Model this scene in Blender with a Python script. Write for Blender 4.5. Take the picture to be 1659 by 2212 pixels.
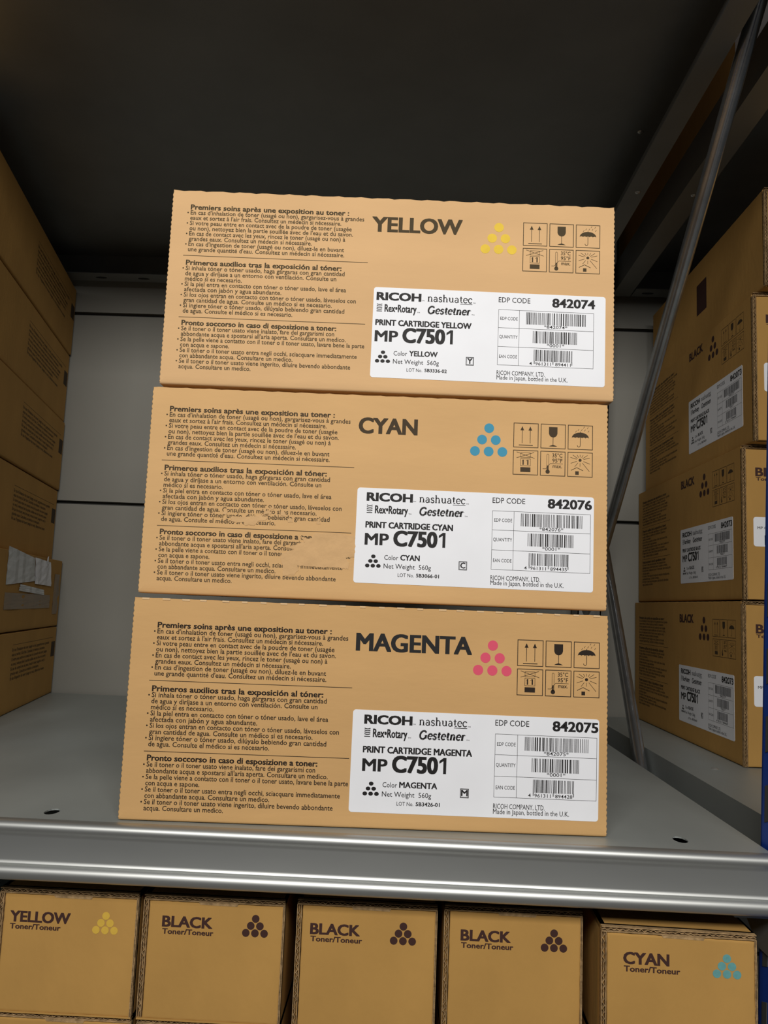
import bpy, bmesh, math, random
from mathutils import Vector, Matrix

# ------------------------------------------------------------------ scene, camera, light
for o in list(bpy.data.objects):
    bpy.data.objects.remove(o)
scene = bpy.context.scene
COL = scene.collection
scene.view_settings.view_transform = 'Standard'
scene.view_settings.look = 'None'
scene.view_settings.gamma = 1.0
scene.view_settings.use_curve_mapping = False
scene.view_settings.exposure = 0.0

cam_d = bpy.data.cameras.new('camera')
cam = bpy.data.objects.new('camera', cam_d)
COL.objects.link(cam)
cam_d.sensor_fit = 'VERTICAL'
cam_d.sensor_height = 24.0
cam_d.lens = 24.0 * 1712.3 / 2212.0
cam_d.clip_start = 0.01
CR, CU, CF = Vector((.9990, .0218, .0395)), Vector((-.0366, -.1181, .9923)), Vector((-.0263, .9928, .1172))
CR.normalize(); CF.normalize(); CU = CR.cross(CF).normalized()
m = Matrix((CR, CU, -CF)).transposed().to_4x4()
m.translation = Vector((.0219, -.6051, .1635))
cam.matrix_world = m
scene.camera = cam

world = bpy.data.worlds.new('room_ambient')
scene.world = world
world.use_nodes = True
bg = world.node_tree.nodes['Background']
bg.inputs[0].default_value = (.90, .95, 1.0, 1)
bg.inputs[1].default_value = 0.035


def area_lamp(name, loc, target, sx, sy, power, col):
    d = bpy.data.lights.new(name, 'AREA')
    d.shape = 'RECTANGLE'; d.size = sx; d.size_y = sy
    d.energy = power; d.color = col
    o = bpy.data.objects.new(name, d)
    COL.objects.link(o)
    o.location = loc
    o.rotation_euler = (Vector(target) - Vector(loc)).to_track_quat('-Z', 'Y').to_euler()
    return o


# fluorescent ceiling light of the aisle, above and behind the photographer
area_lamp('aisle_ceiling_light', (.0, -1.30, .84), (.0, 0, .20), 1.10, .30, 23.8, (1, .97, .93))


# ------------------------------------------------------------------ materials
def mat(name, col, rough=.6, metal=0.0, var=0.0, scale=40.0, bump=0.0, bscale=300.0, col2=None,
        stretch=(1, 1, 1), rvar=0.0, spec=.5, detail=4.0):
    M = bpy.data.materials.new(name)
    M.use_nodes = True
    nt = M.node_tree
    b = nt.nodes['Principled BSDF']
    b.inputs['Base Color'].default_value = (*col, 1)
    b.inputs['Roughness'].default_value = rough
    b.inputs['Metallic'].default_value = metal
    b.inputs['Specular IOR Level'].default_value = spec
    tc = nt.nodes.new('ShaderNodeTexCoord')
    mp = nt.nodes.new('ShaderNodeMapping')
    mp.inputs['Scale'].default_value = stretch
    nt.links.new(tc.outputs['Object'], mp.inputs['Vector'])
    if var > 0:
        n = nt.nodes.new('ShaderNodeTexNoise')
        n.inputs['Scale'].default_value = scale
        n.inputs['Detail'].default_value = detail
        nt.links.new(mp.outputs[0], n.inputs['Vector'])
        r = nt.nodes.new('ShaderNodeValToRGB')
        c2 = col2 or tuple(c * (1 - var) for c in col)
        c1 = tuple(min(1, c * (1 + var)) for c in col)
        r.color_ramp.elements[0].position = .3
        r.color_ramp.elements[1].position = .7
        r.color_ramp.elements[0].color = (*c2, 1)
        r.color_ramp.elements[1].color = (*c1, 1)
        nt.links.new(n.outputs['Fac'], r.inputs[0])
        nt.links.new(r.outputs[0], b.inputs['Base Color'])
        if rvar > 0:
            mr = nt.nodes.new('ShaderNodeMapRange')
            mr.inputs['To Min'].default_value = max(.05, rough - rvar)
            mr.inputs['To Max'].default_value = rough + rvar
            nt.links.new(n.outputs['Fac'], mr.inputs['Value'])
            nt.links.new(mr.outputs[0], b.inputs['Roughness'])
    if bump > 0:
        n2 = nt.nodes.new('ShaderNodeTexNoise')
        n2.inputs['Scale'].default_value = bscale
        n2.inputs['Detail'].default_value = 3
        nt.links.new(mp.outputs[0], n2.inputs['Vector'])
        bp = nt.nodes.new('ShaderNodeBump')
        bp.inputs['Strength'].default_value = bump
        bp.inputs['Distance'].default_value = .002
        nt.links.new(n2.outputs['Fac'], bp.inputs['Height'])
        nt.links.new(bp.outputs[0], b.inputs['Normal'])
    return M


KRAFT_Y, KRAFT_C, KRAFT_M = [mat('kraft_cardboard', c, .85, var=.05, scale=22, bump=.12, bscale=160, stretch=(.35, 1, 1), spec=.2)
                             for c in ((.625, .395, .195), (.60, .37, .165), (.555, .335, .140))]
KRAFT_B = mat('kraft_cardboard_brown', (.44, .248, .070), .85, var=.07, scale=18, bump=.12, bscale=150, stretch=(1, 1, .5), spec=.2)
KRAFT_EDGE = mat('raw_cardboard_edge', (.36, .235, .115), .95, var=.35, scale=220, bump=.4, bscale=400, spec=.1)
KRAFT_PALE = mat('perforated_cardboard_nick', (.68, .46, .25), .9, spec=.1)
KRAFT_TORN = mat('torn_cardboard', (.585, .37, .18), .95, var=.07, scale=90, bump=.28, bscale=170, spec=.1)
INK_Y = mat('brown_ink_pale', (.062, .043, .019), .7, spec=.2)  # slightly paler brown than the inks of the other two stacked cartons
INK_C = mat('brown_ink', (.055, .036, .018), .7, spec=.2)
INK_M = mat('dark_brown_ink', (.022, .014, .009), .7, spec=.2)
INK_K = mat('black_ink', (.012, .011, .011), .6, spec=.25)
INK_SIDE = mat('dark_ink_on_kraft', (.05, .022, .018), .7, spec=.2)
DOT_Y = mat('yellow_ink', (.72, .50, .055), .7, spec=.2, var=.05, scale=120)
DOT_C = mat('cyan_ink', (.055, .27, .40), .7, spec=.2)
DOT_C2 = mat('cyan_ink_pale', (.12, .32, .32), .7, spec=.2, var=.08, scale=300)
DOT_M = mat('magenta_ink', (.66, .085, .145), .7, spec=.2)
DOT_Y2 = mat('yellow_ink_dull', (.62, .40, .06), .7, spec=.2, var=.05, scale=120)
PAPER = mat('white_label_paper', (.78, .79, .82), .55, var=.02, scale=30, spec=.35)
PAPER_G = mat('greyish_paper', (.62, .64, .64), .5, var=.08, scale=60, spec=.4)
TAPE = mat('brown_packing_tape', (.22, .145, .075), .3, var=.1, scale=30, spec=.5)
STEEL = mat('grey_galvanised_steel', (.37, .40, .385), .46, metal=.42, var=.10, scale=9, rvar=.06, bump=.02, bscale=90, stretch=(1, .5, 1))
STEEL_LIP = mat('grey_steel_front', (.45, .46, .445), .44, metal=.85, var=.05, scale=14, rvar=.04, stretch=(.3, 1, 1))
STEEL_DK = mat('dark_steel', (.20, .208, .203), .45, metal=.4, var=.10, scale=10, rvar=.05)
BRACE = mat('brace_steel', (.40, .41, .42), .26, metal=.92, var=.12, scale=60, bump=.05, bscale=300)
BLUE = mat('blue_painted_steel', (.008, .055, .36), .38, var=.06, scale=30, bump=.03, bscale=200)
WALLM = mat('pale_wall_panel', (.24, .234, .205), .75, var=.04, scale=5, bump=.02, bscale=60)
GROOVE = mat('dark_groove', (.06, .06, .055), .9)
FLOORM = mat('grey_concrete', (.25, .24, .23), .8, var=.12, scale=5, bump=.05, bscale=80)
RIVET = mat('bright_rivet', (.5, .5, .48), .35, metal=.7)


# ------------------------------------------------------------------ mesh helpers
class MB:
    def __init__(s):
        s.v = []; s.f = []

    def add(s, vs, fs):
        n = len(s.v)
        s.v += [tuple(p) for p in vs]
        s.f += [tuple(i + n for i in f) for f in fs]
        return s

    def box(s, x0, x1, y0, y1, z0, z1):
        vs = [(x, y, z) for x in (x0, x1) for y in (y0, y1) for z in (z0, z1)]
        return s.add(vs, [(0, 1, 3, 2), (4, 6, 7, 5), (0, 4, 5, 1), (2, 3, 7, 6), (0, 2, 6, 4), (1, 5, 7, 3)])

    def loft(s, rings, cap0=True, cap1=True, closed=True):
        n = len(rings[0]); k = len(s.v)
        for r in rings:
            s.v += [tuple(p) for p in r]
        for i in range(len(rings) - 1):
            for j in range(n if closed else n - 1):
                a = k + i * n + j; b = k + i * n + (j + 1) % n
                s.f.append((a, b, b + n, a + n))
        if cap0: s.f.append(tuple(k + j for j in range(n))[::-1])
        if cap1: s.f.append(tuple(k + (len(rings) - 1) * n + j for j in range(n)))
        return s

    def tube(s, p, q, r, n=14, flat=None):
        p, q = Vector(p), Vector(q)
        d = (q - p).normalized()
        a = d.orthogonal().normalized() if abs(d.x) > .9 else d.cross(Vector((1, 0, 0))).normalized()
        b = d.cross(a)
        r2 = flat or r
        rings = [[c + a * (r * math.cos(t)) + b * (r2 * math.sin(t)) for t in [2 * math.pi * i / n for i in range(n)]] for c in (p, q)]
        return s.loft(rings)

    def build(s, name, material, parent=None, smooth=None, recalc=True):
        me = bpy.data.meshes.new(name)
        me.from_pydata(s.v, [], s.f)
        if recalc:
            bm = bmesh.new(); bm.from_mesh(me)
            bmesh.ops.recalc_face_normals(bm, faces=bm.faces)
            bm.to_mesh(me); bm.free()
        me.materials.append(material)
        if smooth is not None:
            for p in me.polygons: p.use_smooth = len(p.vertices) <= 4
            me.set_sharp_from_angle(angle=math.radians(smooth))
        o = bpy.data.objects.new(name, me)
        COL.objects.link(o)
        if parent: o.parent = parent
        return o


def plate(outline, holes, z0, z1):
    """horizontal plate (x,y outline) with through holes"""
    bm = bmesh.new()
    edges = []
    loops = [outline] + holes
    for lp in loops:
        vs = [bm.verts.new((x, y, z1)) for x, y in lp]
        for i in range(len(vs)):
            edges.append(bm.edges.new((vs[i], vs[(i + 1) % len(vs)])))
    bmesh.ops.triangle_fill(bm, use_beauty=True, edges=edges, normal=(0, 0, 1))
    mb = MB()
    bm.verts.index_update()
    top = [v.co.copy() for v in bm.verts]
    fs = [tuple(v.index for v in f.verts) for f in bm.faces]
    bm.free()
    mb.add(top, fs)
    mb.add([(p.x, p.y, z0) for p in top], [f[::-1] for f in fs])
    for lp in loops:
        n = len(lp)
        mb.add([(x, y, z1) for x, y in lp] + [(x, y, z0) for x, y in lp],
               [(i, (i + 1) % n, n + (i + 1) % n, n + i) for i in range(n)])
    return mb


def thing(name, label, cat, loc=(0, 0, 0), rz=0.0, group=None):
    o = bpy.data.objects.new(name, None)
    COL.objects.link(o)
    o.empty_display_size = .02
    o.location = loc
    o.rotation_euler = (0, 0, rz)
    tag(o, label, cat, group)
    return o


def tag(o, label, cat, group=None):
    o['label'] = label
    o['category'] = cat
    if group: o['group'] = group
    return o


# ------------------------------------------------------------------ lettering (built-in font turned into flat printed meshes)
_cache = {}


def glyphs(s, off=0.0, res=2):
    k = (s, off, res)
    if k not in _cache:
        c = bpy.data.curves.new('lettering', 'FONT')
        c.body = s; c.size = 1; c.offset = off; c.resolution_u = res
        o = bpy.data.objects.new('lettering', c)
        COL.objects.link(o)
        bpy.context.view_layer.update()
        me = bpy.data.meshes.new_from_object(o.evaluated_get(bpy.context.evaluated_depsgraph_get()))
        vs = [(v.co.x, v.co.y) for v in me.vertices]
        fs = [tuple(p.vertices) for p in me.polygons]
        bpy.data.objects.remove(o); bpy.data.curves.remove(c); bpy.data.meshes.remove(me)
        _cache[k] = (vs, fs)
    return _cache[k]


class Print(MB):
    """flat print in (u,v) mm, laid a hair above a face; P maps (u,v,height) mm to local metres"""

    def __init__(s, P, h=.12):
        super().__init__(); s.P = P; s.h = h

    def poly(s, pts):
        return s.add([s.P(u, v, s.h) for u, v in pts], [tuple(range(len(pts)))])

    def rect(s, u0, v0, u1, v1):
        return s.poly([(u0, v0), (u1, v0), (u1, v1), (u0, v1)])

    def frame(s, u0, v0, u1, v1, t):
        s.rect(u0, v0, u1, v0 + t); s.rect(u0, v1 - t, u1, v1)
        s.rect(u0, v0 + t, u0 + t, v1 - t); return s.rect(u1 - t, v0 + t, u1, v1 - t)

    def line(s, a, b, t):
        dx, dy = b[0] - a[0], b[1] - a[1]
        l = math.hypot(dx, dy) or 1
        nx, ny = -dy / l * t / 2, dx / l * t / 2
        return s.poly([(a[0] - nx, a[1] - ny), (b[0] - nx, b[1] - ny), (b[0] + nx, b[1] + ny), (a[0] + nx, a[1] + ny)])

    def path(s, pts, t):
        for a, b in zip(pts, pts[1:]): s.line(a, b, t)
        return s

    def disc(s, u, v, r, n=20, rv=None):
        rv = rv or r
        return s.poly([(u + r * math.cos(2 * math.pi * i / n), v + rv * math.sin(2 * math.pi * i / n)) for i in range(n)])

    def text(s, t, u, v, cap, width=None, bold=0.0, weight=0.0, shear=0.0, res=2):
        """left baseline at (u,v); cap height in mm; width stretches the line; bold = extra stroke in em"""
        if 'M' in t:
            bold, weight = bold + weight * .9, 0.0
        vs, fs = glyphs(t, weight, res)
        if not vs: return s
        x0 = min(p[0] for p in vs); x1 = max(p[0] for p in vs)
        k = cap / .682
        sx = (width / (x1 - x0)) if width else k
        shifts = [(0, 0)]
        if bold:
            shifts = [(-bold, -bold * .45), (bold, -bold * .45), (-bold, bold * .45), (bold, bold * .45)]
            if bold > .025: shifts += [(0, -bold * .45), (0, bold * .45)]
        for q, (ax, ay) in enumerate(shifts):
            s.add([s.P(u + (x - x0 + shear * y) * sx + ax * k, v + (y + ay) * k, s.h + .004 * q) for x, y in vs], fs)
        return s


def face_map(origin, ex, ev, n):
    o, ex, ev, n = Vector(origin), Vector(ex), Vector(ev), Vector(n)

    def P(u, v, h=0.0):
        return o + ex * (u * .001) + ev * (v * .001) + n * (h * .001)
    return P


# serif letters for two of the brand marks: strokes ((points), width), x-height .5, drawn in em
def arc(cx, cy, rx, ry, a0, a1, n=9):
    return [(cx + rx * math.cos(math.radians(a0 + (a1 - a0) * i / n)), cy + ry * math.sin(math.radians(a0 + (a1 - a0) * i / n))) for i in range(n + 1)]


SERIF = {
    'n': (.58, [([(.13, 0), (.13, .48)], 1), ([(.03, .015), (.23, .015)], 0), ([(.04, .44), (.13, .47)], 0), (arc(.28, .30, .15, .17, 170, 20), .5), ([(.43, .34), (.43, 0)], 1), ([(.33, .015), (.54, .015)], 0)]),
    'h': (.58, [([(.13, 0), (.13, .74)], 1), ([(.03, .015), (.23, .015)], 0), ([(.04, .72), (.13, .73)], 0), (arc(.28, .30, .15, .17, 170, 20), .5), ([(.43, .34), (.43, 0)], 1), ([(.33, .015), (.54, .015)], 0)]),
    'u': (.58, [([(.13, .47), (.13, .15)], 1), ([(.03, .46), (.13, .46)], 0), (arc(.28, .17, .15, .15, 190, 340), .5), ([(.43, .47), (.43, .02)], 1), ([(.33, .46), (.43, .46)], 0), ([(.43, .02), (.54, .03)], 0)]),
    'r': (.42, [([(.13, 0), (.13, .48)], 1), ([(.03, .015), (.25, .015)], 0), ([(.04, .44), (.13, .47)], 0), (arc(.25, .30, .12, .16, 160, 60), .6), ([(.33, .43), (.34, .40)], 1)]),
    't': (.36, [([(.16, .62), (.16, .12)], 1), (arc(.25, .10, .09, .09, 190, 320), .5), ([(.03, .46), (.31, .46)], 0)]),
    'e': (.48, [(arc(.25, .24, .19, .235, 5, 320, 14), .7), ([(.07, .26), (.43, .26)], 0)]),
    'c': (.46, [(arc(.25, .24, .19, .235, 40, 320, 14), .75), ([(.39, .40), (.39, .36)], 1)]),
    's': (.42, [(arc(.21, .355, .13, .115, 40, 240, 8) + arc(.21, .12, .14, .125, 75, -140, 9), .75), ([(.34, .46), (.34, .36)], 0), ([(.07, .13), (.07, .02)], 0)]),
    'a': (.50, [(arc(.23, .33, .14, .14, 160, 20, 6), .5), ([(.37, .37), (.37, .02)], 1), ([(.37, .03), (.47, .04)], 0), (arc(.22, .13, .15, .13, 70, 330, 10), .6)]),
    'G': (.78, [(arc(.37, .35, .30, .355, 45, 330, 16), .9), ([(.63, .05), (.63, .30)], 1), ([(.50, .31), (.74, .31)], 0), ([(.58, .68), (.58, .52)], 0)]),
}


def serif_text(p, t, u, v, cap, width, thick, thin, shear=0.0):
    adv = sum(SERIF[c][0] for c in t)
    sx = width / adv; sy = cap / .72
    x = 0
    for c in t:
        for pts, w in SERIF[c][1]:
            th = thin + (thick - thin) * w
            p.path([(u + (x + a) * sx + shear * b * sy, v + b * sy) for a, b in pts], th)
        x += SERIF[c][0]


# ------------------------------------------------------------------ print layouts
FR = ["En cas d'inhalation de toner (usagé ou non), gargarisez-vous à grandes", "eaux et sortez à l'air frais. Consultez un médecin si nécessaire.",
      "Si votre peau entre en contact avec de la poudre de toner (usagée", "ou non), nettoyez bien la partie souillée avec de l'eau et du savon.",
      "En cas de contact avec les yeux, rincez le toner (usagé ou non) à", "grandes eaux. Consultez un médecin si nécessaire.",
      "En cas d'ingestion de toner (usagé ou non), diluez-le en buvant", "une grande quantité d'eau. Consultez un médecin si nécessaire."]
ES = ["Si inhala tóner o tóner usado, haga gárgaras con gran cantidad", "de agua y diríjase a un entorno con ventilación. Consulte un", "médico sí es necesario.",
      "Si la piel entra en contacto con tóner o tóner usado, lave el área", "afectada con jabón y agua abundante.",
      "Si los ojos entran en contacto con tóner o tóner usado, láveselos con", "gran cantidad de agua. Consulte un médico si es necesario.",
      "Si ingiere tóner o tóner usado, dilúyalo bebiendo gran cantidad", "de agua. Consulte el médico si es necesario."]
IT = ["Se il toner o il toner usato viene inalato, fare dei gargarismi con", "abbondante acqua e spostarsi all'aria aperta. Consultare un medico.",
      "Se la pelle viene a contatto con il toner o il toner usato, lavare bene la parte", "con acqua e sapone.",
      "Se il toner o il toner usato entra negli occhi, sciacquare immediatamente", "con abbandante acqua. Consultare un medico.",
      "Se il toner o il toner usato viene ingerito, diluire bevendo abbondante", "acqua. Consultare un medico."]
BLOCKS = [("Premiers soins après une exposition au toner :", 130.7, 140.4, FR, [143.5, 124.7, 133.5, 134.8, 128.6, 101.3, 128.0, 128.4], {0, 2, 4, 6}, 19.3),
          ("Primeros auxilios tras la exposición al tóner:", 127.4, 93.4, ES, [130.2, 123.6, 46.5, 132.0, 79.4, 140.4, 121.0, 131.4, 89.3], {0, 3, 5, 7}, 18.5),
          ("Pronto soccorso in caso di esposizione a toner:", 125.5, 43.2, IT, [124.2, 133.7, 149.0, 39.7, 143.3, 91.5, 138.4, 58.1], {0, 2, 4, 6}, 18.4)]


def safety_text(box, P, du, dv, ink, kx=1.0):
    for head, hw, hv, lines, ws, bul, u0 in BLOCKS:
        Print(P).text(head, u0 + du, hv + dv, 4.05, hw * kx, bold=.026, weight=.010).build('safety_heading_print', ink, box, recalc=False)
        body = Print(P)
        for i, (t, w) in enumerate(zip(lines, ws)):
            v = hv - 4.45 * (i + 1) + .06
            body.text(t, u0 + du, v + dv, 3.55, w * kx, weight=.012)
            if i in bul:
                body.disc(u0 - 2.0 + du, v + 1.55 + dv, .62, 10)
        body.build('safety_paragraph_print', ink, box, recalc=False)
    for v in (101.2, 49.8):
        Print(P).rect(15.7 + du, v - .22 + dv, 15.7 + 151.6 * kx + du, v + .22 + dv).build('divider_line', ink, box, recalc=False)


def symbol(P, k, u, v, s):
    """one of the six handling symbols in a square frame, lower left at (u,v), side s mm"""
    p = Print(P)
    p.frame(u, v, u + s, v + s, .52)
    X = lambda a: u + a * s
    Y = lambda b: v + b * s
    if k == 0:
        for a in (.35, .67):
            p.line((X(a), Y(.18)), (X(a), Y(.74)), .42)
            p.poly([(X(a - .075), Y(.70)), (X(a + .075), Y(.70)), (X(a), Y(.87))])
        p.line((X(.22), Y(.10)), (X(.78), Y(.10)), .6)
    elif k == 1:
        p.poly([(X(.33), Y(.88)), (X(.33), Y(.62))] + [(X(a), Y(b)) for a, b in arc(.5, .60, .16, .14, 190, 350, 8)] + [(X(.67), Y(.62)), (X(.67), Y(.88))])
        p.line((X(.5), Y(.48)), (X(.5), Y(.14)), .42)
        p.poly([(X(.33), Y(.09)), (X(.67), Y(.09)), (X(.60), Y(.125)), (X(.5), Y(.16)), (X(.40), Y(.125))])
    elif k == 2:
        top = [(X(a), Y(b)) for a, b in arc(.5, .48, .34, .22, 0, 180, 14)]
        scal = []
        for i in range(5):
            c = .16 + .136 * (i + .5)
            scal += [(X(a), Y(b)) for a, b in arc(c, .47, .068, .035, 180, 0, 4)]
        p.poly(top + scal)
        p.path([(X(.5), Y(.70)), (X(.5), Y(.74))], .4)
        p.path([(X(.5), Y(.5)), (X(.5), Y(.18))] + [(X(a), Y(b)) for a, b in arc(.44, .18, .06, .07, 0, -180, 6)], .42)
        for a, b in ((.40, .77), (.53, .77), (.66, .76), (.80, .72), (.62, .88), (.77, .86), (.30, .70)):
            p.line((X(a), Y(b)), (X(a + .045), Y(b + .07)), .30)
    elif k == 3:
        p.frame(X(.30), Y(.70), X(.70), Y(.90), .28)
        p.line((X(.14), Y(.92)), (X(.86), Y(.68)), .34)
        p.line((X(.14), Y(.68)), (X(.84), Y(.92)), .34)
        p.frame(X(.30), Y(.36), X(.70), Y(.66), .3)
        p.text('11', X(.385), Y(.41), s * .20, s * .23, bold=.012, weight=.01)
        for a in (.405, .555):
            p.line((X(a - .035), Y(.555)), (X(a + .01), Y(.605)), .3)
        p.rect(X(.30), Y(.12), X(.70), Y(.31))
    elif k == 4:
        p.disc(X(.30), Y(.17), s * .085, 14)
        p.path([(X(.26), Y(.22)), (X(.26), Y(.84))] + [(X(a), Y(b)) for a, b in arc(.30, .84, .04, .04, 180, 0, 5)] + [(X(.34), Y(.84)), (X(.34), Y(.22))], .28)
        p.rect(X(.275), Y(.2), X(.325), Y(.42))
        p.path([(X(.10), Y(.28)), (X(.22), Y(.28)), (X(.40), Y(.50)), (X(.90), Y(.50))], .3)
        p.text('35°C', X(.48), Y(.76), s * .15, s * .40, weight=.012)
        p.text('95°F', X(.48), Y(.55), s * .15, s * .40, weight=.012)
        p.text('max.', X(.50), Y(.33), s * .15, s * .37, weight=.012)
    else:
        p.disc(X(.5), Y(.68), s * .06, 14)
        for an, r0, r1 in ((90, .12, .22), (60, .12, .24), (120, .12, .24), (35, .12, .36), (145, .12, .36), (0, .13, .0), (15, .14, .40), (165, .14, .40), (-20, .14, .42), (200, .14, .40),
                           (-50, .14, .58), (232, .14, .34), (270, .12, .26)):
            if r1:
                c, d = math.cos(math.radians(an)), math.sin(math.radians(an))
                p.line((X(.5 + r0 * c), Y(.68 + r0 * d)), (X(.5 + r1 * c), Y(.68 + r1 * d)), .32)
        p.path([(X(.14), Y(.26)), (X(.37), Y(.38)), (X(.62), Y(.26))], .42)
        p.rect(X(.31), Y(.09), X(.45), Y(.23))
    return p


def bars(p, u0, v0, u1, v1, seed, n):
    """n alternating bars and gaps between u0 and u1"""
    rnd = random.Random(seed)
    ws = [rnd.choice((1, 1, 1, 2.2)) for _ in range(2 * n - 1)]
    k = (u1 - u0) / sum(ws)
    x = u0
    for i, w in enumerate(ws):
        if i % 2 == 0: p.rect(x, v0, x + w * k * .95, v1)
        x += w * k


def rounded_rect(w, h, r, n=5):
    pts = []
    for cx, cy, a in ((w - r, r, -90), (w - r, h - r, 0), (r, h - r, 90), (r, r, 180)):
        pts += arc(cx, cy, r, r, a, a + 90, n)
    return pts


def make_label(box, P, u, v, color, code, ean, lot, letter, shift=0.0, w=185.0, h=74.6, fine=True, tilt=0.0, k=1.0):
    ca, sa = math.cos(tilt), math.sin(tilt)
    LP = lambda a, b, hh=0.0: P(u + a * ca - b * sa, v + a * sa + b * ca, hh)
    mb = MB()
    pts = rounded_rect(w, h, 2.2)
    mb.loft([[LP(a, b, .0) for a, b in pts], [LP(a, b, .25) for a, b in pts]], cap0=False)
    lab = mb.build('product_label', PAPER, box)
    p = Print(lambda a, b, hh=0.0: LP(a * k + shift, b, hh), .34)
    # brand marks
    p.text('RICOH', 9.0, 64.0, 6.1, 35.2, bold=.045, weight=.012, res=3)
    serif_text(p, 'nashuatec', 49.4, 64.3, 5.9, 36.2, .95, .40)
    p.rect(75.8, 63.0, 85.6, 63.45)
    if fine:
        for a, b in ((44.8, 64.2), (85.9, 64.0), (41.6, 54.2), (85.2, 54.2)):
            p.text('TM', a, b, .9, 2.2, weight=.01)
    for i in range(5):
        yy = 54.6 + i * 1.35
        p.path([(9.1 + q * 1.1, yy + (.55 - abs(q - 2) * .0) * (abs(q - 2) / 2) ** 2 * (1 if i > 0 else 0)) for q in range(5)], .62)
    p.text('Rex•Rotary', 15.6, 54.3, 6.0, 25.4, bold=.018, weight=.008)
    serif_text(p, 'Gestetner', 49.6, 54.3, 6.1, 34.6, 1.5, .62, shear=.18)
    # product lines
    p.text('PRINT CARTRIDGE ' + color, 8.8, 43.0, 4.55, {'YELLOW': 76.5, 'CYAN': 67.5, 'MAGENTA': 80.8, 'BLACK': 70.0}[color], bold=.032, weight=.010)
    p.text('MP', 9.0, 29.7, 8.7, 17.8, bold=.028, weight=.008, res=3)
    p.text('C750', 31.2, 29.7, 11.3, 33.0, bold=.036, weight=.010, res=4)
    p.rect(68.7, 29.6, 70.9, 41.2)
    p.poly([(68.8, 41.2), (65.7, 38.9), (65.7, 36.9), (68.8, 38.9)])
    for a, b in ((15.8, 20.7), (13.65, 17.1), (17.8, 17.1), (11.4, 13.5), (15.7, 13.5), (20.0, 13.5)):
        p.disc(a, b, 1.75, 14, 1.45)
    p.text('Color', 24.2, 18.5, 3.6, 10.8, weight=.004)
    p.text(color, 36.7, 18.6, 4.1, {'YELLOW': 22.5, 'CYAN': 14.8, 'MAGENTA': 27.8, 'BLACK': 18.0}[color], bold=.026, weight=.008)
    p.text('Net Weight  560g', 24.0, 11.9, 3.6, 36.5, weight=.004)
    p.text('LOT No.', 35.1, 5.8, 2.7, 12.4, weight=.004)
    p.text(lot, 49.3, 6.0, 2.7, 17.6, bold=.022, weight=.006)
    p.frame(81.8, 13.0, 88.2, 19.8, .5)
    p.frame(82.5, 13.7, 87.5, 19.1, .16)
    p.text(letter, {'M': 82.75, 'C': 83.1, 'Y': 83.0, 'K': 83.3}[letter], 14.5, 4.2, {'M': 4.5, 'C': 3.7, 'Y': 4.0, 'K': 3.6}[letter], bold=.024, weight=.008)
    p.text('EDP CODE', 106.6, 66.3, 4.2, 25.4, weight=.004)
    p.text(code, 149.9, 64.1, 6.9, 33.8, bold=.032, weight=.008, res=3)
    # code table
    p.frame(106.7, 14.5, 183.1, 60.3, .26)
    for b in (45.2, 29.7):
        p.rect(106.7, b - .13, 183.1, b + .13)
    p.rect(123.4, 14.5, 123.66, 60.3)
    p.text('EDP CODE', 108.3, 51.7, 2.6, 13.9, weight=.003)
    p.text('QUANTITY', 107.8, 36.6, 2.6, 14.7, weight=.003)
    p.text('EAN CODE', 108.1, 20.4, 2.6, 14.3, weight=.003)
    p.text('*' + code + '*', 143.4, 46.1, 2.6, 18.6, weight=.006)
    p.text('*0001*', 145.9, 30.9, 2.6, 13.9, weight=.006)
    p.text('4  ' + ean, 132.2, 15.6, 2.5, 33.0, weight=.006)
    p.text('RICOH COMPANY, LTD.', 106.5, 6.5, 3.5, 38.2, weight=.003)
    p.text('Made in Japan, bottled in the U.K.', 106.5, 2.7, 3.5, 56.4, weight=.003)
    p.build('label_print', INK_K, lab, recalc=False)
    for (a, b, c, d, n), sd in zip(((129.0, 48.9, 176.6, 58.9, 41), (134.6, 33.7, 169.8, 43.6, 30), (135.7, 18.9, 166.3, 28.3, 30)), (code, '0001', ean)):
        q = Print(lambda a_, b_, hh=0.0: LP(a_ * k + shift, b_, hh), .34)
        bars(q, a, b, c, d, sd, n)
        if n == 30 and sd == ean:
            for g in (135.7, 150.6, 165.6):
                q.rect(g, 16.6, g + .3, 19); q.rect(g + .5, 16.6, g + .8, 19)
        q.build('barcode', INK_K, lab, recalc=False)
    return lab


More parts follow.
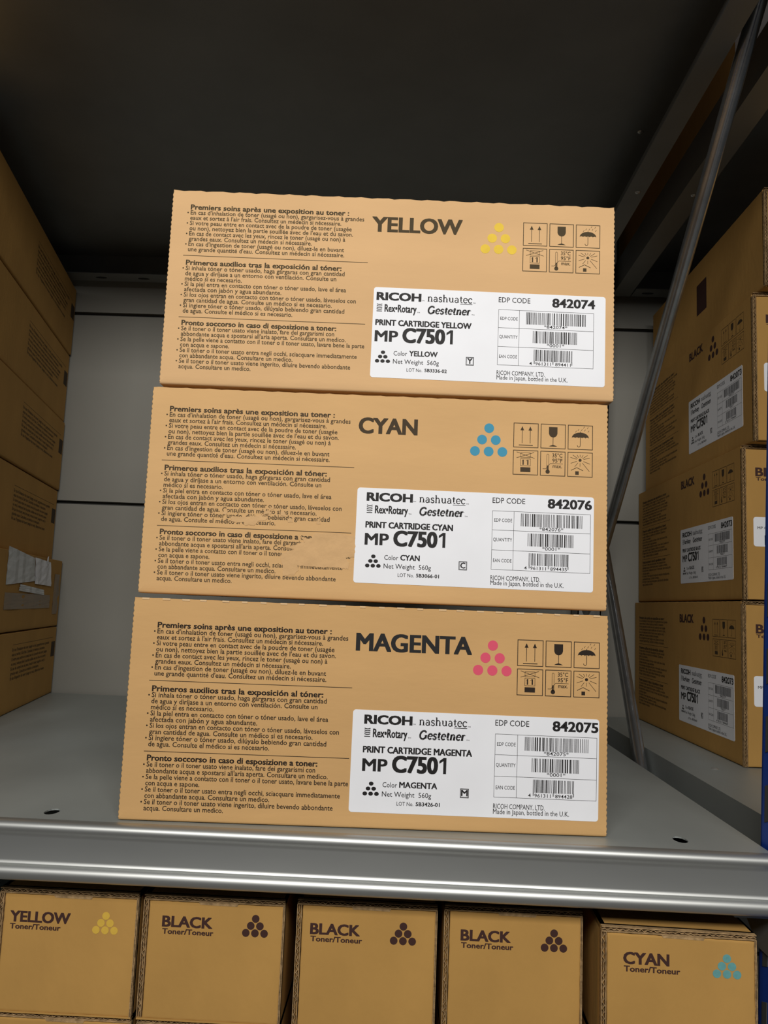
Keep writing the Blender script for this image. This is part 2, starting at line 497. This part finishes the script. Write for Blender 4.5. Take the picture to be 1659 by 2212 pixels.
# ------------------------------------------------------------------ cartons
def scalloped_panel(W, H, t, seed, top_wave=.35):
    """front panel of a carton, fold edges nicked all along the sides; (x,z) outline, thickness t along +y"""
    rnd = random.Random(seed)
    per, amp = .0039, .00042
    n = int(H / per) * 4
    side = [(H * (i + .5) / n) for i in range(n)]
    pts = []                                   # (x,z, edge) counter-clockwise from lower left
    r = .0022
    pts += [(x, z, 'b') for x, z in arc(r, r, r, r, 180, 270, 4)]
    for i in range(1, 40): pts.append((W * i / 40, 0.0, 'b'))
    pts += [(x, z, 'b') for x, z in arc(W - r, r, r, r, 270, 360, 4)]
    wave = lambda z: amp * abs(math.sin(math.pi * z / per)) * 1.6
    for z in side:
        if r < z < H - .002: pts.append((W - .0006 + wave(z), z, 's'))
    nt_ = 80
    ph = rnd.random() * 6
    for i in range(nt_, -1, -1):
        x = W * i / nt_
        pts.append((min(max(x, .0004), W - .0004), H - .0004 + top_wave * .001 * (math.sin(x * 330 + ph) * .6 + math.sin(x * 780 + 2 * ph) * .4), 't'))
    for z in reversed(side):
        if r < z < H - .002: pts.append((.0006 - wave(z), z, 's'))
    rings = []
    for y, kb, ks in ((0.0, .0021, .0005), (.0004, .0010, .0001), (.0012, .0003, 0.0), (.0024, 0.0, 0.0), (t, 0.0, 0.0)):
        ring = []
        for x, z, e in pts:
            if e == 's':
                x = x + (ks if x < W / 2 else -ks)
            else:
                x = min(max(x, .0004 + ks), W - .0004 - ks)
            ring.append((x, y, min(max(z, kb), H - ks) if e != 't' else z - ks))
        rings.append(ring)
    inner = [(.005 + x * (W - .010) / W, 0.0, .005 + z * (H - .010) / H) for x, y, z in rings[0]]
    inner2 = [(.007 + x * (W - .014) / W, 0.0, .007 + z * (H - .014) / H) for x, y, z in rings[0]]
    return MB().loft([inner2, inner] + rings)


def six_dots(box, P, u, v, du, dv, r, material):
    for a, b in ((0, 0), (-.5, -1), (.5, -1), (-1, -2), (0, -2), (1, -2)):
        Print(P).disc(u + a * du, v + b * dv, r, 28).build('color_dot', material, box, recalc=False)


PRM = dict(W=.36, H=.1626, D=.17)


def toner_carton(name, label, loc, rz, color, ink, ink_word, dot, off_t, off_d, off_p, word, lab, seed, topwave, kx=1.0, kraft=None):
    W, H, D = PRM['W'], PRM['H'], PRM['D']
    ox, oy = -W / 2 * math.cos(rz), -W / 2 * math.sin(rz)
    b = thing(name, label, 'box', (loc[0] + ox, loc[1] + oy, loc[2]), rz, 'toner cartons stacked on the shelf')
    scalloped_panel(W, H, .0042, seed, topwave).build('front_panel', kraft, b, smooth=40)
    body = MB()
    e = .0012
    rr = [(e, 0.0), (W - e, 0.0), (W - e, H - .0012), (e, H - .0012)]
    body.loft([[(x, y, z + .0002) for x, z in rr] for y in (.0040, D)])
    body.build('carton_body', kraft, b)
    P = face_map((0, 0, 0), (1, 0, 0), (0, 0, 1), (0, -1, 0))
    safety_text(b, P, off_t[0], off_t[1], ink, kx)
    u, v, cap, w = word
    p = Print(P)
    p.text(color, u, v, cap, w, bold=.029, weight=.010, res=4)
    p.build('color_name_print', ink_word, b, recalc=False)
    six_dots(b, P, 272.2 + off_d[0], 136.6 + off_d[1], 10.75, 9.3, 3.85, dot)
    for k in range(6):
        symbol(P, k, 290.9 + off_p[0] + (k % 3) * 21.4, (122.2 if k < 3 else 100.5) + off_p[1], 19.7).build('handling_symbol', ink, b, recalc=False)
    make_label(b, P, *lab)
    return b, P


# ------------------------------------------------------------------ the setting
floor = MB().box(-1.6, 1.9, -3.2, .80, -1.02, -1.0).build('floor', FLOORM)
floor['kind'] = 'structure'
wall = MB().box(-1.6, 1.9, .732, .80, -1.0, 2.2).build('wall_back', GROOVE)
wall['kind'] = 'structure'
zg = [-1.0, -.69, -.354, -.018, .317, .650, .985, 1.32, 1.65, 2.2]
for z0, z1 in zip(zg, zg[1:]):
    MB().box(-1.6, 1.9, .720, .7325, z0 + .003, z1 - .003).build('wall_panel', WALLM, wall)


# ------------------------------------------------------------------ steel shelves
def slot(cx, cy, rx, ry, n=14):
    return [(cx + rx * math.cos(2 * math.pi * i / n), cy + ry * math.sin(2 * math.pi * i / n)) for i in range(n)][::-1]


LIP = ([(-.0125, -.0012), (-.0125, 0), (-.0150, .0002)] + arc(-.0170, -.0046, .0052, .0050, 90, 205, 9) + [(-.0202, -.0082), (-.0196, -.0100), (-.0195, -.0110), (-.0195, -.0265), (-.0196, -.0278), (-.0204, -.0290)]
       + arc(-.0196, -.0346, .0057, .0057, 110, 270, 10) + [(-.010, -.0403), (-.010, -.0392), (-.0175, -.0392), (-.0178, -.0120), (-.0165, -.0016)])


def shelf(name, label, x0, x1, z, yr, holes, material, flange=.044, inlip=.026):
    s = thing(name, label, 'shelf', (0, 0, z), 0, 'steel shelves of the rack')
    plate([(x0, -.0130), (x1, -.0130), (x1, yr), (x0, yr)], [slot(*h) for h in holes], -.0012, -.0002).build('deck', material, s)
    prof = [(y, zz) for y, zz in LIP]
    MB().loft([[(x, y, zz) for y, zz in prof] for x in (x0, x1)]).build('front_edge', STEEL_LIP if material is STEEL else material, s, smooth=40)
    for sx, xe in ((1, x0), (-1, x1)):
        f = MB()
        f.box(min(xe, xe + sx * .0014), max(xe, xe + sx * .0014), -.010, yr, -flange, -.0012)
        f.box(min(xe, xe + sx * inlip), max(xe, xe + sx * inlip), -.010, yr, -flange - .0012, -flange)
        f.box(min(xe + sx * (inlip - .0012), xe + sx * inlip), max(xe + sx * (inlip - .0012), xe + sx * inlip), -.010, yr, -flange, -flange + .006)
        f.build('side_flange', material, s)
    f = MB()
    f.box(x0 + .002, x1 - .002, yr - .0014, yr, -flange, -.0012)
    f.build('rear_flange', material, s)
    return s


XR = .291
main = shelf('storage_shelf', 'grey steel shelf with bright rounded front edge under the three stacked cartons', -.83, XR, 0.0, .712,
             [(-.2351, .0085, .0052, .0085), (.2349, .0125, .0052, .0085)], STEEL)
ZU = .746
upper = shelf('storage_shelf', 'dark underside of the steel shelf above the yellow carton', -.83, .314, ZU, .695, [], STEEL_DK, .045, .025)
MB().loft([[(x, y, z) for y, z in ((.033, -.036), (.033, -.056), (.010, -.072), (-.008, -.072), (-.008, -.036))] for x in (.2900, .2916)]).build('shelf_clip', STEEL_LIP, main)
# the slotted return lip of the upper shelf's rear flange
plate([(-.80, .662), (.288, .662), (.288, .694), (-.80, .694)], [slot(x, .680, .010, .0045) for x in (-.70, -.63, -.51, -.437, -.17, -.10)], -.0462, -.045).build('rear_lip', STEEL_DK, upper)
side = shelf('storage_shelf', 'grey steel shelf carrying the stack of black toner cartons', .334, 1.25, 0.0, .712, [], STEEL)
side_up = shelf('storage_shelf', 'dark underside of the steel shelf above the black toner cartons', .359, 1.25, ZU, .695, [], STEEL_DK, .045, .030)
plate([(.391, .662), (1.22, .662), (1.22, .694), (.391, .694)], [slot(x, .680, .010, .0045) for x in (.415, .50, .62)], -.0462, -.045).build('rear_lip', STEEL_DK, side_up)
low = shelf('storage_shelf', 'grey steel shelf under the double row of small toner cartons', -.83, .283, -.2420, .712, [], STEEL)


def dome(c, r, h, axis='z'):
    mb = MB(); rings = []
    for k in range(4):
        a = k * math.pi / 6
        rings.append([(c[0] + r * math.cos(a) * math.cos(t), c[1] + r * math.cos(a) * math.sin(t), c[2] + h * math.sin(a)) for t in [i * math.pi / 5 for i in range(10)]])
    return mb.loft(rings)


for s_, c in ((upper, (.290, .300, -.0008)), (upper, (.304, .358, -.0460)), (side_up, (.376, .362, -.0460))):
    dome(c, .0038, -.0022).build('rivet', RIVET, s_, smooth=60)
dome((.372, .30, -.0004), .0045, .0018).build('rivet', RIVET, side, smooth=60)

# upright frame standing between the two bays
fr = thing('upright_frame', 'blue upright post frame with diagonal steel braces between the shelf bays', 'shelf frame', (0, 0, -1.0))


LEAN = .031                                  # the whole upright frame leans a little sideways


def lean(mb, z0=1.0):
    mb.v = [(x + LEAN * (z - z0), y, z) for x, y, z in mb.v]
    return mb


def post(x0, x1, y0, y1, z0, z1, material, parent, slots=True):
    mb = MB()
    t = .002
    mb.box(x0, x1, y0, y0 + t, z0, z1)
    mb.box(x0, x0 + t, y0, y1, z0, z1)
    mb.box(x1 - t, x1, y0, y1, z0, z1)
    mb.box(x0, x0 + .012, y1 - t, y1, z0, z1)
    mb.box(x1 - .012, x1, y1 - t, y1, z0, z1)
    o = lean(mb).build('upright_post', material, parent)
    if slots:
        z = .68
        while z < 1.40:
            q = MB().box(x0 - .0006, x0 + .0002, y1 - .014, y1 - .0065, z, z + .026)
            q.v = [(x, y, zz - (y - y0) * .35) for x, y, zz in q.v]
            lean(q).build('post_slot', GROOVE, o)
            z += .05
    return o


post(.2945, .3310, -.032, .0135, 0, 2.0, BLUE, fr)
post(.2945, .3310, .660, .704, 0, 2.0, STEEL_DK, fr, False)


def brace(p, q, parent):
    lean(MB().tube(p, q, .0092, 24, .0078)).build('diagonal_brace', BRACE, parent, smooth=50)


brace((.3080, .002, 1.798), (.3080, .682, 1.152), fr)
brace((.3240, .682, 1.334), (.3240, .345, .900), fr)
for c in ((.3125, .004, 1.796), (.3125, .682, 1.152), (.3125, .682, 1.334)):
    lean(MB().tube((.2965, c[1], c[2]), (.3290, c[1], c[2]), .005, 10)).build('brace_bolt', STEEL_DK, fr, smooth=40)
fl = thing('upright_frame', 'blue upright post frame behind the shadowed stack of cartons', 'shelf frame', (0, 0, -1.0))
LEAN = 0.0
post(-.868, -.832, -.030, .012, 0, 2.0, BLUE, fl)
post(-.868, -.832, .660, .704, 0, 2.0, STEEL_DK, fl, False)
brace((-.85, .002, 1.798), (-.85, .682, 1.152), fl)

# ------------------------------------------------------------------ the three stacked cartons
bM, PM = toner_carton('toner_carton', 'brown toner carton with MAGENTA lettering and pink dots, lowest of its stack', (0, 0, 0.0002), .042, 'MAGENTA', INK_M, INK_K, DOT_M,
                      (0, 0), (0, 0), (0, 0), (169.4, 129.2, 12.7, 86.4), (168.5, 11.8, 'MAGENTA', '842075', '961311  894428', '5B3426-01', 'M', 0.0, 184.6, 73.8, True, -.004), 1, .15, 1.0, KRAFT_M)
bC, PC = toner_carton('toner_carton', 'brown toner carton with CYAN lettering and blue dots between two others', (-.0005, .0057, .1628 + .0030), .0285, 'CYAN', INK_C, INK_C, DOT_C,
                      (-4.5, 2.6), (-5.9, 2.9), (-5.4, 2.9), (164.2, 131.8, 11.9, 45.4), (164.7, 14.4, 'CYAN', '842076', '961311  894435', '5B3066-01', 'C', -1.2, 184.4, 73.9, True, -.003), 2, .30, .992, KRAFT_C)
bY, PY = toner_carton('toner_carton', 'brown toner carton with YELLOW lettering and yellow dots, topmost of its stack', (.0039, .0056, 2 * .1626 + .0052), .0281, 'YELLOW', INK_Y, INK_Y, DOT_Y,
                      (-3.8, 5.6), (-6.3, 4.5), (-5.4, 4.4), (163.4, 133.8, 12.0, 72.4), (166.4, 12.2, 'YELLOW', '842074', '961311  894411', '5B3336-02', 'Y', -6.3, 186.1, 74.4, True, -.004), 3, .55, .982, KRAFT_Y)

# pale perforation nicks along the top fold of the magenta carton
pn = MB()
rnd = random.Random(5)
for i in range(24):
    x = .006 + i * .0149 + rnd.uniform(-.001, .001)
    w = rnd.uniform(.004, .006)
    pn.box(x, x + w, -.0004, .0012, .1626 - .0016, .1626 - .0003)
pn.build('perforation_nicks', KRAFT_PALE, bM)


# scuffed, torn paper on the cyan carton hides part of the text
def torn(box, P, pts, seed, h=.30):
    rnd = random.Random(seed)
    out = []
    for (a, b), (c, d) in zip(pts, pts[1:] + pts[:1]):
        n = max(2, int(math.hypot(c - a, d - b) / 1.1))
        for i in range(n):
            t = i / n
            out.append((a + (c - a) * t + rnd.uniform(-.45, .45), b + (d - b) * t + rnd.uniform(-.4, .4)))
    MB().loft([[P(u, v, 0.0) for u, v in out], [P(u, v, h) for u, v in out]], cap0=False).build('torn_patch', KRAFT_TORN, box)


TORN = [[(1165, 1060), (1200, 1105), (1185, 1095), (1140, 1118), (1065, 1135), (1125, 1150), (1035, 1175), (1030, 1225), (1045, 1260), (1040, 1330), (1120, 1320), (1150, 1290), (1140, 1262), (1300, 1268), (1440, 1275), (1490, 1285), (1500, 1240), (1475, 1205), (1540, 1200), (1548, 1060), (1440, 1040), (1270, 1037), (1240, 1080)],
        [(690, 935), (700, 960), (780, 965), (790, 985), (850, 985), (880, 958), (930, 950), (945, 935), (955, 905), (900, 915), (840, 925), (700, 925)],
        [(655, 880), (640, 905), (655, 912), (672, 888)], [(925, 888), (910, 925), (960, 920), (975, 895), (950, 885)], [(1035, 895), (1040, 920), (1075, 925), (1060, 890)],
        [(960, 868), (985, 880), (1000, 865), (985, 855)], [(1090, 935), (1085, 965), (1115, 965), (1110, 935)], [(1290, 945), (1285, 975), (1310, 975), (1305, 940)]]


def uvC(x, y):
    """photo-crop measurements of the torn area, expressed in mm on the carton front"""
    u = 10.2 + (x - 170) * .1117 + (y - 1000) * .0094
    v = 50.7 - (y - 1000) * .1134 + (x - 170) * .00445
    return (u, v)


for i, t in enumerate(TORN):
    torn(bC, PC, [uvC(*p) for p in t], 20 + i)


# ------------------------------------------------------------------ small cartons below, end faces to the front
def end_face(box, P, w, h, color, ink, dot, tu, tv, du, dv, word_w, seed, sx=1.0):
    """recessed tuck flap with lettering and the raw corrugated edges around it; P maps mm on the end plane"""
    rnd = random.Random(seed)
    t = 3.6
    # tuck flap, slightly behind the raw edges
    ins = [(t + .6, .8), (w - 1.4, .8), (w - 1.4, h - t - .8), (t + .6, h - t - .8)]
    fp = []
    for (a, b), (c, d) in zip(ins, ins[1:] + ins[:1]):
        n = 24
        for i in range(n):
            q = i / n
            j = .16
            fp.append((a + (c - a) * q + rnd.uniform(-j, j), b + (d - b) * q + rnd.uniform(-j, j)))
    cu, cv = w / 2, h / 2
    rings = [[P(cu + (a - cu) * (1 - k / w), cv + (b - cv) * (1 - k / h), hh) for a, b in fp] for k, hh in ((0, -4), (0, -1.3), (.5, -.75), (1.6, -.5), (4, -.5), (6, -.5))]
    flap = MB().loft(rings).build('end_flap', KRAFT_B, box, smooth=50)
    # raw corrugated edges: two liners with the fluting between them
    for kind in range(3):
        e = MB()
        if kind == 0: a0, a1, n0, along = 0.2, w - .2, h - t, 'u'
        elif kind == 1: a0, a1, n0, along = 0.4, h - t, 0.0, 'v'
        else: a0, a1, n0, along = 0.4, h - t, w - 1.5, 'v'
        tt = t if kind < 2 else 1.5
        N = int((a1 - a0) / 2.1)

        def Q(a, n, hh):
            return P(a, n, hh) if along == 'u' else P(n, a, hh)
        jag = [rnd.uniform(-.5, .35) for _ in range(N + 1)]
        for l0, l1 in ((0.0, .55), (tt - .55, tt)):
            rin = []
            for i in range(N + 1):
                a = a0 + (a1 - a0) * i / N
                z = jag[i] * .5
                rin.append([Q(a, n0 + l0, -6), Q(a, n0 + l1, -6), Q(a, n0 + l1, z), Q(a, n0 + l0, z)])
            e.loft(rin)
        if kind < 2:
            mid = []
            for i in range(N + 1):
                a = a0 + (a1 - a0) * i / N
                c = tt / 2 + (tt / 2 - .7) * (rnd.uniform(.1, .9) if i % 2 else -rnd.uniform(.1, .9))
                mid.append([Q(a, n0 + c - .22, -6), Q(a, n0 + c + .22, -6), Q(a, n0 + c + .22, -.4 + jag[i] * .5), Q(a, n0 + c - .22, -.4 + jag[i] * .5)])
            e.loft(mid)
        e.build('corrugated_edge', KRAFT_EDGE, box)
    # finger notch in the top of the flap
    nb = MB()
    nb.loft([[P(a, b, hh) for a, b in ((w * .40, h - t - 1.9), (w * .66, h - t - 2.1), (w * .67, h - t - .2), (w * .39, h - t - .2))] for hh in (-2, -.25)])
    nb.build('tuck_tab', KRAFT_EDGE, box)
    p = Print(lambda u, v, hh=0.0: P(u, v, hh - .42))
    p.text(color, tu, tv, 7.4 * sx, word_w, bold=.032, weight=.01, res=3)
    p.text('Toner/Toneur', tu + .3 * sx, tv - 5.2, 3.7, 38.5 * sx, bold=.028, weight=.008)
    p.build('color_name_print', INK_SIDE, flap, recalc=False)
    six_dots(flap, lambda u, v, hh=0.0: P(u, v, hh - .42), du, dv, 6.9, 5.15, 2.85, dot)


def small_carton(label, x0, y0, z0, w, h, color, dot, tu, tv, du, dv, ww, seed, rz=0.0, D=.36, sx=1.0, group='small toner cartons below the shelf', sc=.971):
    b = thing('small_toner_carton', label, 'box', (x0, y0, z0), rz, group)
    b.scale = (sc, sc, sc)
    k = .0036
    mb = MB()
    mb.box(0, .0034, .004, D, 0, h); mb.box(w - .0016, w, .004, D, 0, h)
    mb.box(0, w, .004, D, h - k, h); mb.box(0, w, 0.0, D, 0, .0012)
    mb.box(0, w, D - .004, D, 0, h)
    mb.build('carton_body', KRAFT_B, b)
    end_face(b, face_map((0, 0, 0), (1, 0, 0), (0, 0, 1), (0, -1, 0)), w * 1000, h * 1000, color, INK_SIDE, dot, tu, tv, du, dv, ww, seed, sx)
    return b


HB = .0885
ZB = -.1398
small_carton('small brown toner carton marked YELLOW Toner/Toneur with dull yellow dots under the shelf', -.2660, .0020, ZB, .1065, HB, 'YELLOW', DOT_Y2, 9.5, 64.6, 82.3, 71.6, 45.6, 31)
small_carton('small brown carton marked BLACK beside the small YELLOW carton under the shelf', -.1587, .0020, ZB, .1070, HB, 'BLACK', INK_SIDE, 15.0, 66.4, 85.2, 74.9, 37.6, 32)
small_carton('small brown carton marked BLACK between two other small BLACK cartons under the shelf', -.0460, .0020, ZB, .1055, HB + .002, 'BLACK', INK_SIDE, 10.8, 66.4, 80.2, 74.7, 36.8, 33)
small_carton('small brown carton marked BLACK beside the small CYAN carton under the shelf', .0613, .0020, ZB, .1030, HB + .003, 'BLACK', INK_SIDE, 12.9, 67.2, 81.9, 75.2, 36.6, 34)
small_carton('small brown toner carton marked CYAN Toner/Toneur sticking out in front of the others', .1712, -.0120, ZB, .1070, .0850, 'CYAN', DOT_C2, 15.6, 61.1, 86.5, 68.4, 31.2, 35, -.03, sc=1.0)
for i, (x, w) in enumerate(((-.2660, .1034), (-.1587, .1039), (-.0460, .1024), (.0613, .1000), (.1725, .107))):
    who = ['YELLOW carton', 'BLACK one beside YELLOW', 'middle BLACK one', 'BLACK one beside CYAN', 'CYAN carton'][i]
    small_carton('small brown carton in the lower row, directly underneath the ' + who, x, .0040 if i < 4 else .0, -.2418, w, .1018, 'BLACK', INK_SIDE,
                 15, 66, 85, 75, 37, 60 + i, group='lower row of small toner cartons', sc=1.0)


# ------------------------------------------------------------------ stack of black toner cartons on the neighbouring shelf
def side_carton(label, x, yr, z0, L, H, D, rz, full=True, seed=0, tex=True, rear_over=0.0):
    """long face towards -x; local x runs from the rear to the front"""
    b = thing('black_toner_carton', label, 'box', (x, yr, z0), -math.pi / 2 + rz, 'black toner cartons on the neighbouring shelf')
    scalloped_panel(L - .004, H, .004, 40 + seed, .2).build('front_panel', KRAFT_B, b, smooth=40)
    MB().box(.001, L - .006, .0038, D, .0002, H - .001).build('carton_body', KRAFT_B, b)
    P = face_map((0, 0, 0), (1, 0, 0), (0, 0, 1), (0, -1, 0))
    PE = face_map((L, 0, 0), (0, 1, 0), (0, 0, 1), (1, 0, 0))
    if full:
        safety_text(b, P, 4, 18, INK_C, .90)
        p = Print(P); p.text('BLACK', 203, 157.0, 10.6, 50, bold=.036, weight=.012)
        p.build('color_name_print', INK_SIDE, b, recalc=False)
        six_dots(b, P, 288.5, 161, 12.6, 10.6, 4.3, INK_SIDE)
        for k in range(6):
            symbol(P, k, 316 + (k % 3) * 22.6, (141.5 if k < 3 else 117.5), 21.4).build('handling_symbol', INK_C, b, recalc=False)
        make_label(b, P, 199.5, 24.0, 'BLACK', '842073', '961311  894404', '5B3136-01', 'K', 0.0, 177.5, 75.0, False, 0.0, .955)
        end_face(b, PE, D * 1000, H * 1000, 'BLACK', INK_SIDE, INK_SIDE, 15, H * 1000 - 36, 130, H * 1000 - 28, 52, 50 + seed, 1.3)
        mb = MB()
        pts = rounded_rect(90, 34, 3)
        mb.loft([[PE(11.5 + a, H * 1000 - 118 + b_, -.6) for a, b_ in pts], [PE(11.5 + a, H * 1000 - 118 + b_, -.2) for a, b_ in pts]])
        el = mb.build('end_label', PAPER, b)
        p = Print(lambda u, v, hh=0.0: PE(u, v, hh - .25))
        p.text('MP C7501', 16, H * 1000 - 98, 3.0, 20, weight=.01)
        bars(p, 24, H * 1000 - 116, 90, H * 1000 - 105, 3, 25)
        p.build('label_print', INK_K, el, recalc=False)
    else:
        p = Print(P)
        p.rect(196, 42, 232, 86)
        p.build('print_block', INK_SIDE, b, recalc=False)
        end_face(b, PE, D * 1000, H * 1000, 'BLACK', INK_SIDE, INK_SIDE, 60, H * 1000 - 60, 130, H * 1000 - 45, 52, 50 + seed, 1.4)
    return b


side_carton('large brown BLACK toner carton at the bottom of the neighbouring stack', .406, .7160, .0002, .402, .1850, .18, .012, True, 1)
side_carton('large brown BLACK toner carton second from the bottom of the neighbouring stack', .412, .7180, .1864, .406, .1795, .18, .0, True, 2)
side_carton('large brown BLACK toner carton with tilted looking label above the other two labelled ones', .418, .7000, .3670, .408, .1760, .18, .0, True, 3)
side_carton('plain brown carton with a dark printed square, topmost of the neighbouring stack', .424, .6800, .5440, .408, .1180, .18, .0, False, 4)

# ------------------------------------------------------------------ stack of cartons at the other side of the shelf
names = ['bottom of the shadowed stack beside the wall', 'second from the bottom of the shadowed stack, under taped papers', 'third from the bottom of the shadowed stack, above the taped papers',
         'fourth from the bottom of the shadowed stack', 'fifth from the bottom of the shadowed stack', 'top of the shadowed stack under the upper shelf']
z = .0002
th = math.pi / 2 + .196
for i, nm in enumerate(names):
    hh = .1085 if i < 2 else .1175
    L = .46
    dx, dy = -math.sin(.196), math.cos(.196)
    rx, ry = (-.5485, .712) if i < 2 else (-.567 + .002 * (i % 2), .712)
    b = thing('shadowed_carton', 'brown carton at the ' + nm, 'box', (rx - dx * L, ry - dy * L, z), th, 'cartons in the shadowed stack')
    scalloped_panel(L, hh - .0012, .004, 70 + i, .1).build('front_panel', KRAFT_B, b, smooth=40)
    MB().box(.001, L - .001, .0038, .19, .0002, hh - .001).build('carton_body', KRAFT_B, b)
    P = face_map((0, 0, 0), (1, 0, 0), (0, 0, 1), (0, -1, 0))
    if i != 1:
        p = Print(P)
        lines = (FR + ES)[:7]
        for j, t in enumerate(lines):
            p.text(t, 210, 82 - j * 6.4, 4.2, [205, 180, 195, 190, 185, 150, 185][j], weight=.014)
        p.rect(210, 90.5, 440, 91.0)
        p.rect(432, 60, 456, 84)
        p.build('safety_text_print', INK_C, b, recalc=False)
    else:
        # loose papers and clear tape stuck to this carton
        rnd = random.Random(9)
        def sheet(pts, hgt, name, material, n=8):
            # quad patch with creases
            mb = MB()
            a, b_, c, d = pts
            rows = []
            for q in range(n + 1):
                row = []
                for r_ in range(n + 1):
                    s_, t_ = q / n, r_ / n
                    u = (a[0] * (1 - s_) + b_[0] * s_) * (1 - t_) + (d[0] * (1 - s_) + c[0] * s_) * t_
                    v = (a[1] * (1 - s_) + b_[1] * s_) * (1 - t_) + (d[1] * (1 - s_) + c[1] * s_) * t_
                    row.append(P(u, v, hgt + rnd.uniform(-.35, .35) + .5 * math.sin(u * .15)))
                rows.append(row)
            vs = [p_ for row in rows for p_ in row]
            back = [p_ + Vector((0, .0004, 0)) for p_ in vs]
            N = n + 1
            fs = [(q * N + r_, (q + 1) * N + r_, (q + 1) * N + r_ + 1, q * N + r_ + 1) for q in range(n) for r_ in range(n)]
            mb.add(vs, fs); mb.add(back, [f[::-1] for f in fs])
            return mb.build(name, material, b, recalc=False)
        sheet(((150, 62), (292, 70), (282, 103), (150, 112)), 1.0, 'taped_paper', PAPER_G)
        sheet(((292, 66), (388, 64), (376, 101), (284, 104)), 1.6, 'taped_paper', PAPER)
        sheet(((210, 55), (350, 50), (345, 58), (215, 64)), 1.2, 'torn_paper_strip', PAPER_G)
        sheet(((346, 98), (357, 98), (356, 110), (349, 108)), 2.4, 'torn_paper_strip', PAPER, 4)
        sheet(((150, 30), (390, 30), (390, 50), (150, 52)), .6, 'packing_tape', TAPE)
        sheet(((415, 20), (454, 20), (454, 84), (415, 84)), .5, 'packing_tape', TAPE)
    z += hh + .0004

# unseen carton added on the shelf above to shade the gap between the bays
b = thing('upper_carton', 'unseen tall brown carton added on the upper shelf to shade the gap', 'box', (-.10, .01, ZU))
scalloped_panel(.405, .30, .004, 92, .2).build('front_panel', KRAFT_B, b, smooth=40)
MB().box(.001, .404, .0038, .66, .0002, .299).build('carton_body', KRAFT_B, b)
# carton on the upper neighbouring shelf, seen through the gap between the bays
b = thing('upper_carton', 'dark brown carton with a white sticker seen through the gap above the diagonal brace', 'box', (.372, .70, ZU), -math.pi / 2)
scalloped_panel(.66, .30, .004, 91, .2).build('front_panel', KRAFT_B, b, smooth=40)
MB().box(.001, .659, .0038, .30, .0002, .299).build('carton_body', KRAFT_B, b)
P = face_map((0, 0, 0), (1, 0, 0), (0, 0, 1), (0, -1, 0))
mb = MB()
pts = rounded_rect(150, 70, 3)
mb.loft([[P(478 + a, 6 + c, 0) for a, c in pts], [P(478 + a, 6 + c, .3) for a, c in pts]], cap0=False)
mb.build('white_sticker', PAPER, b)
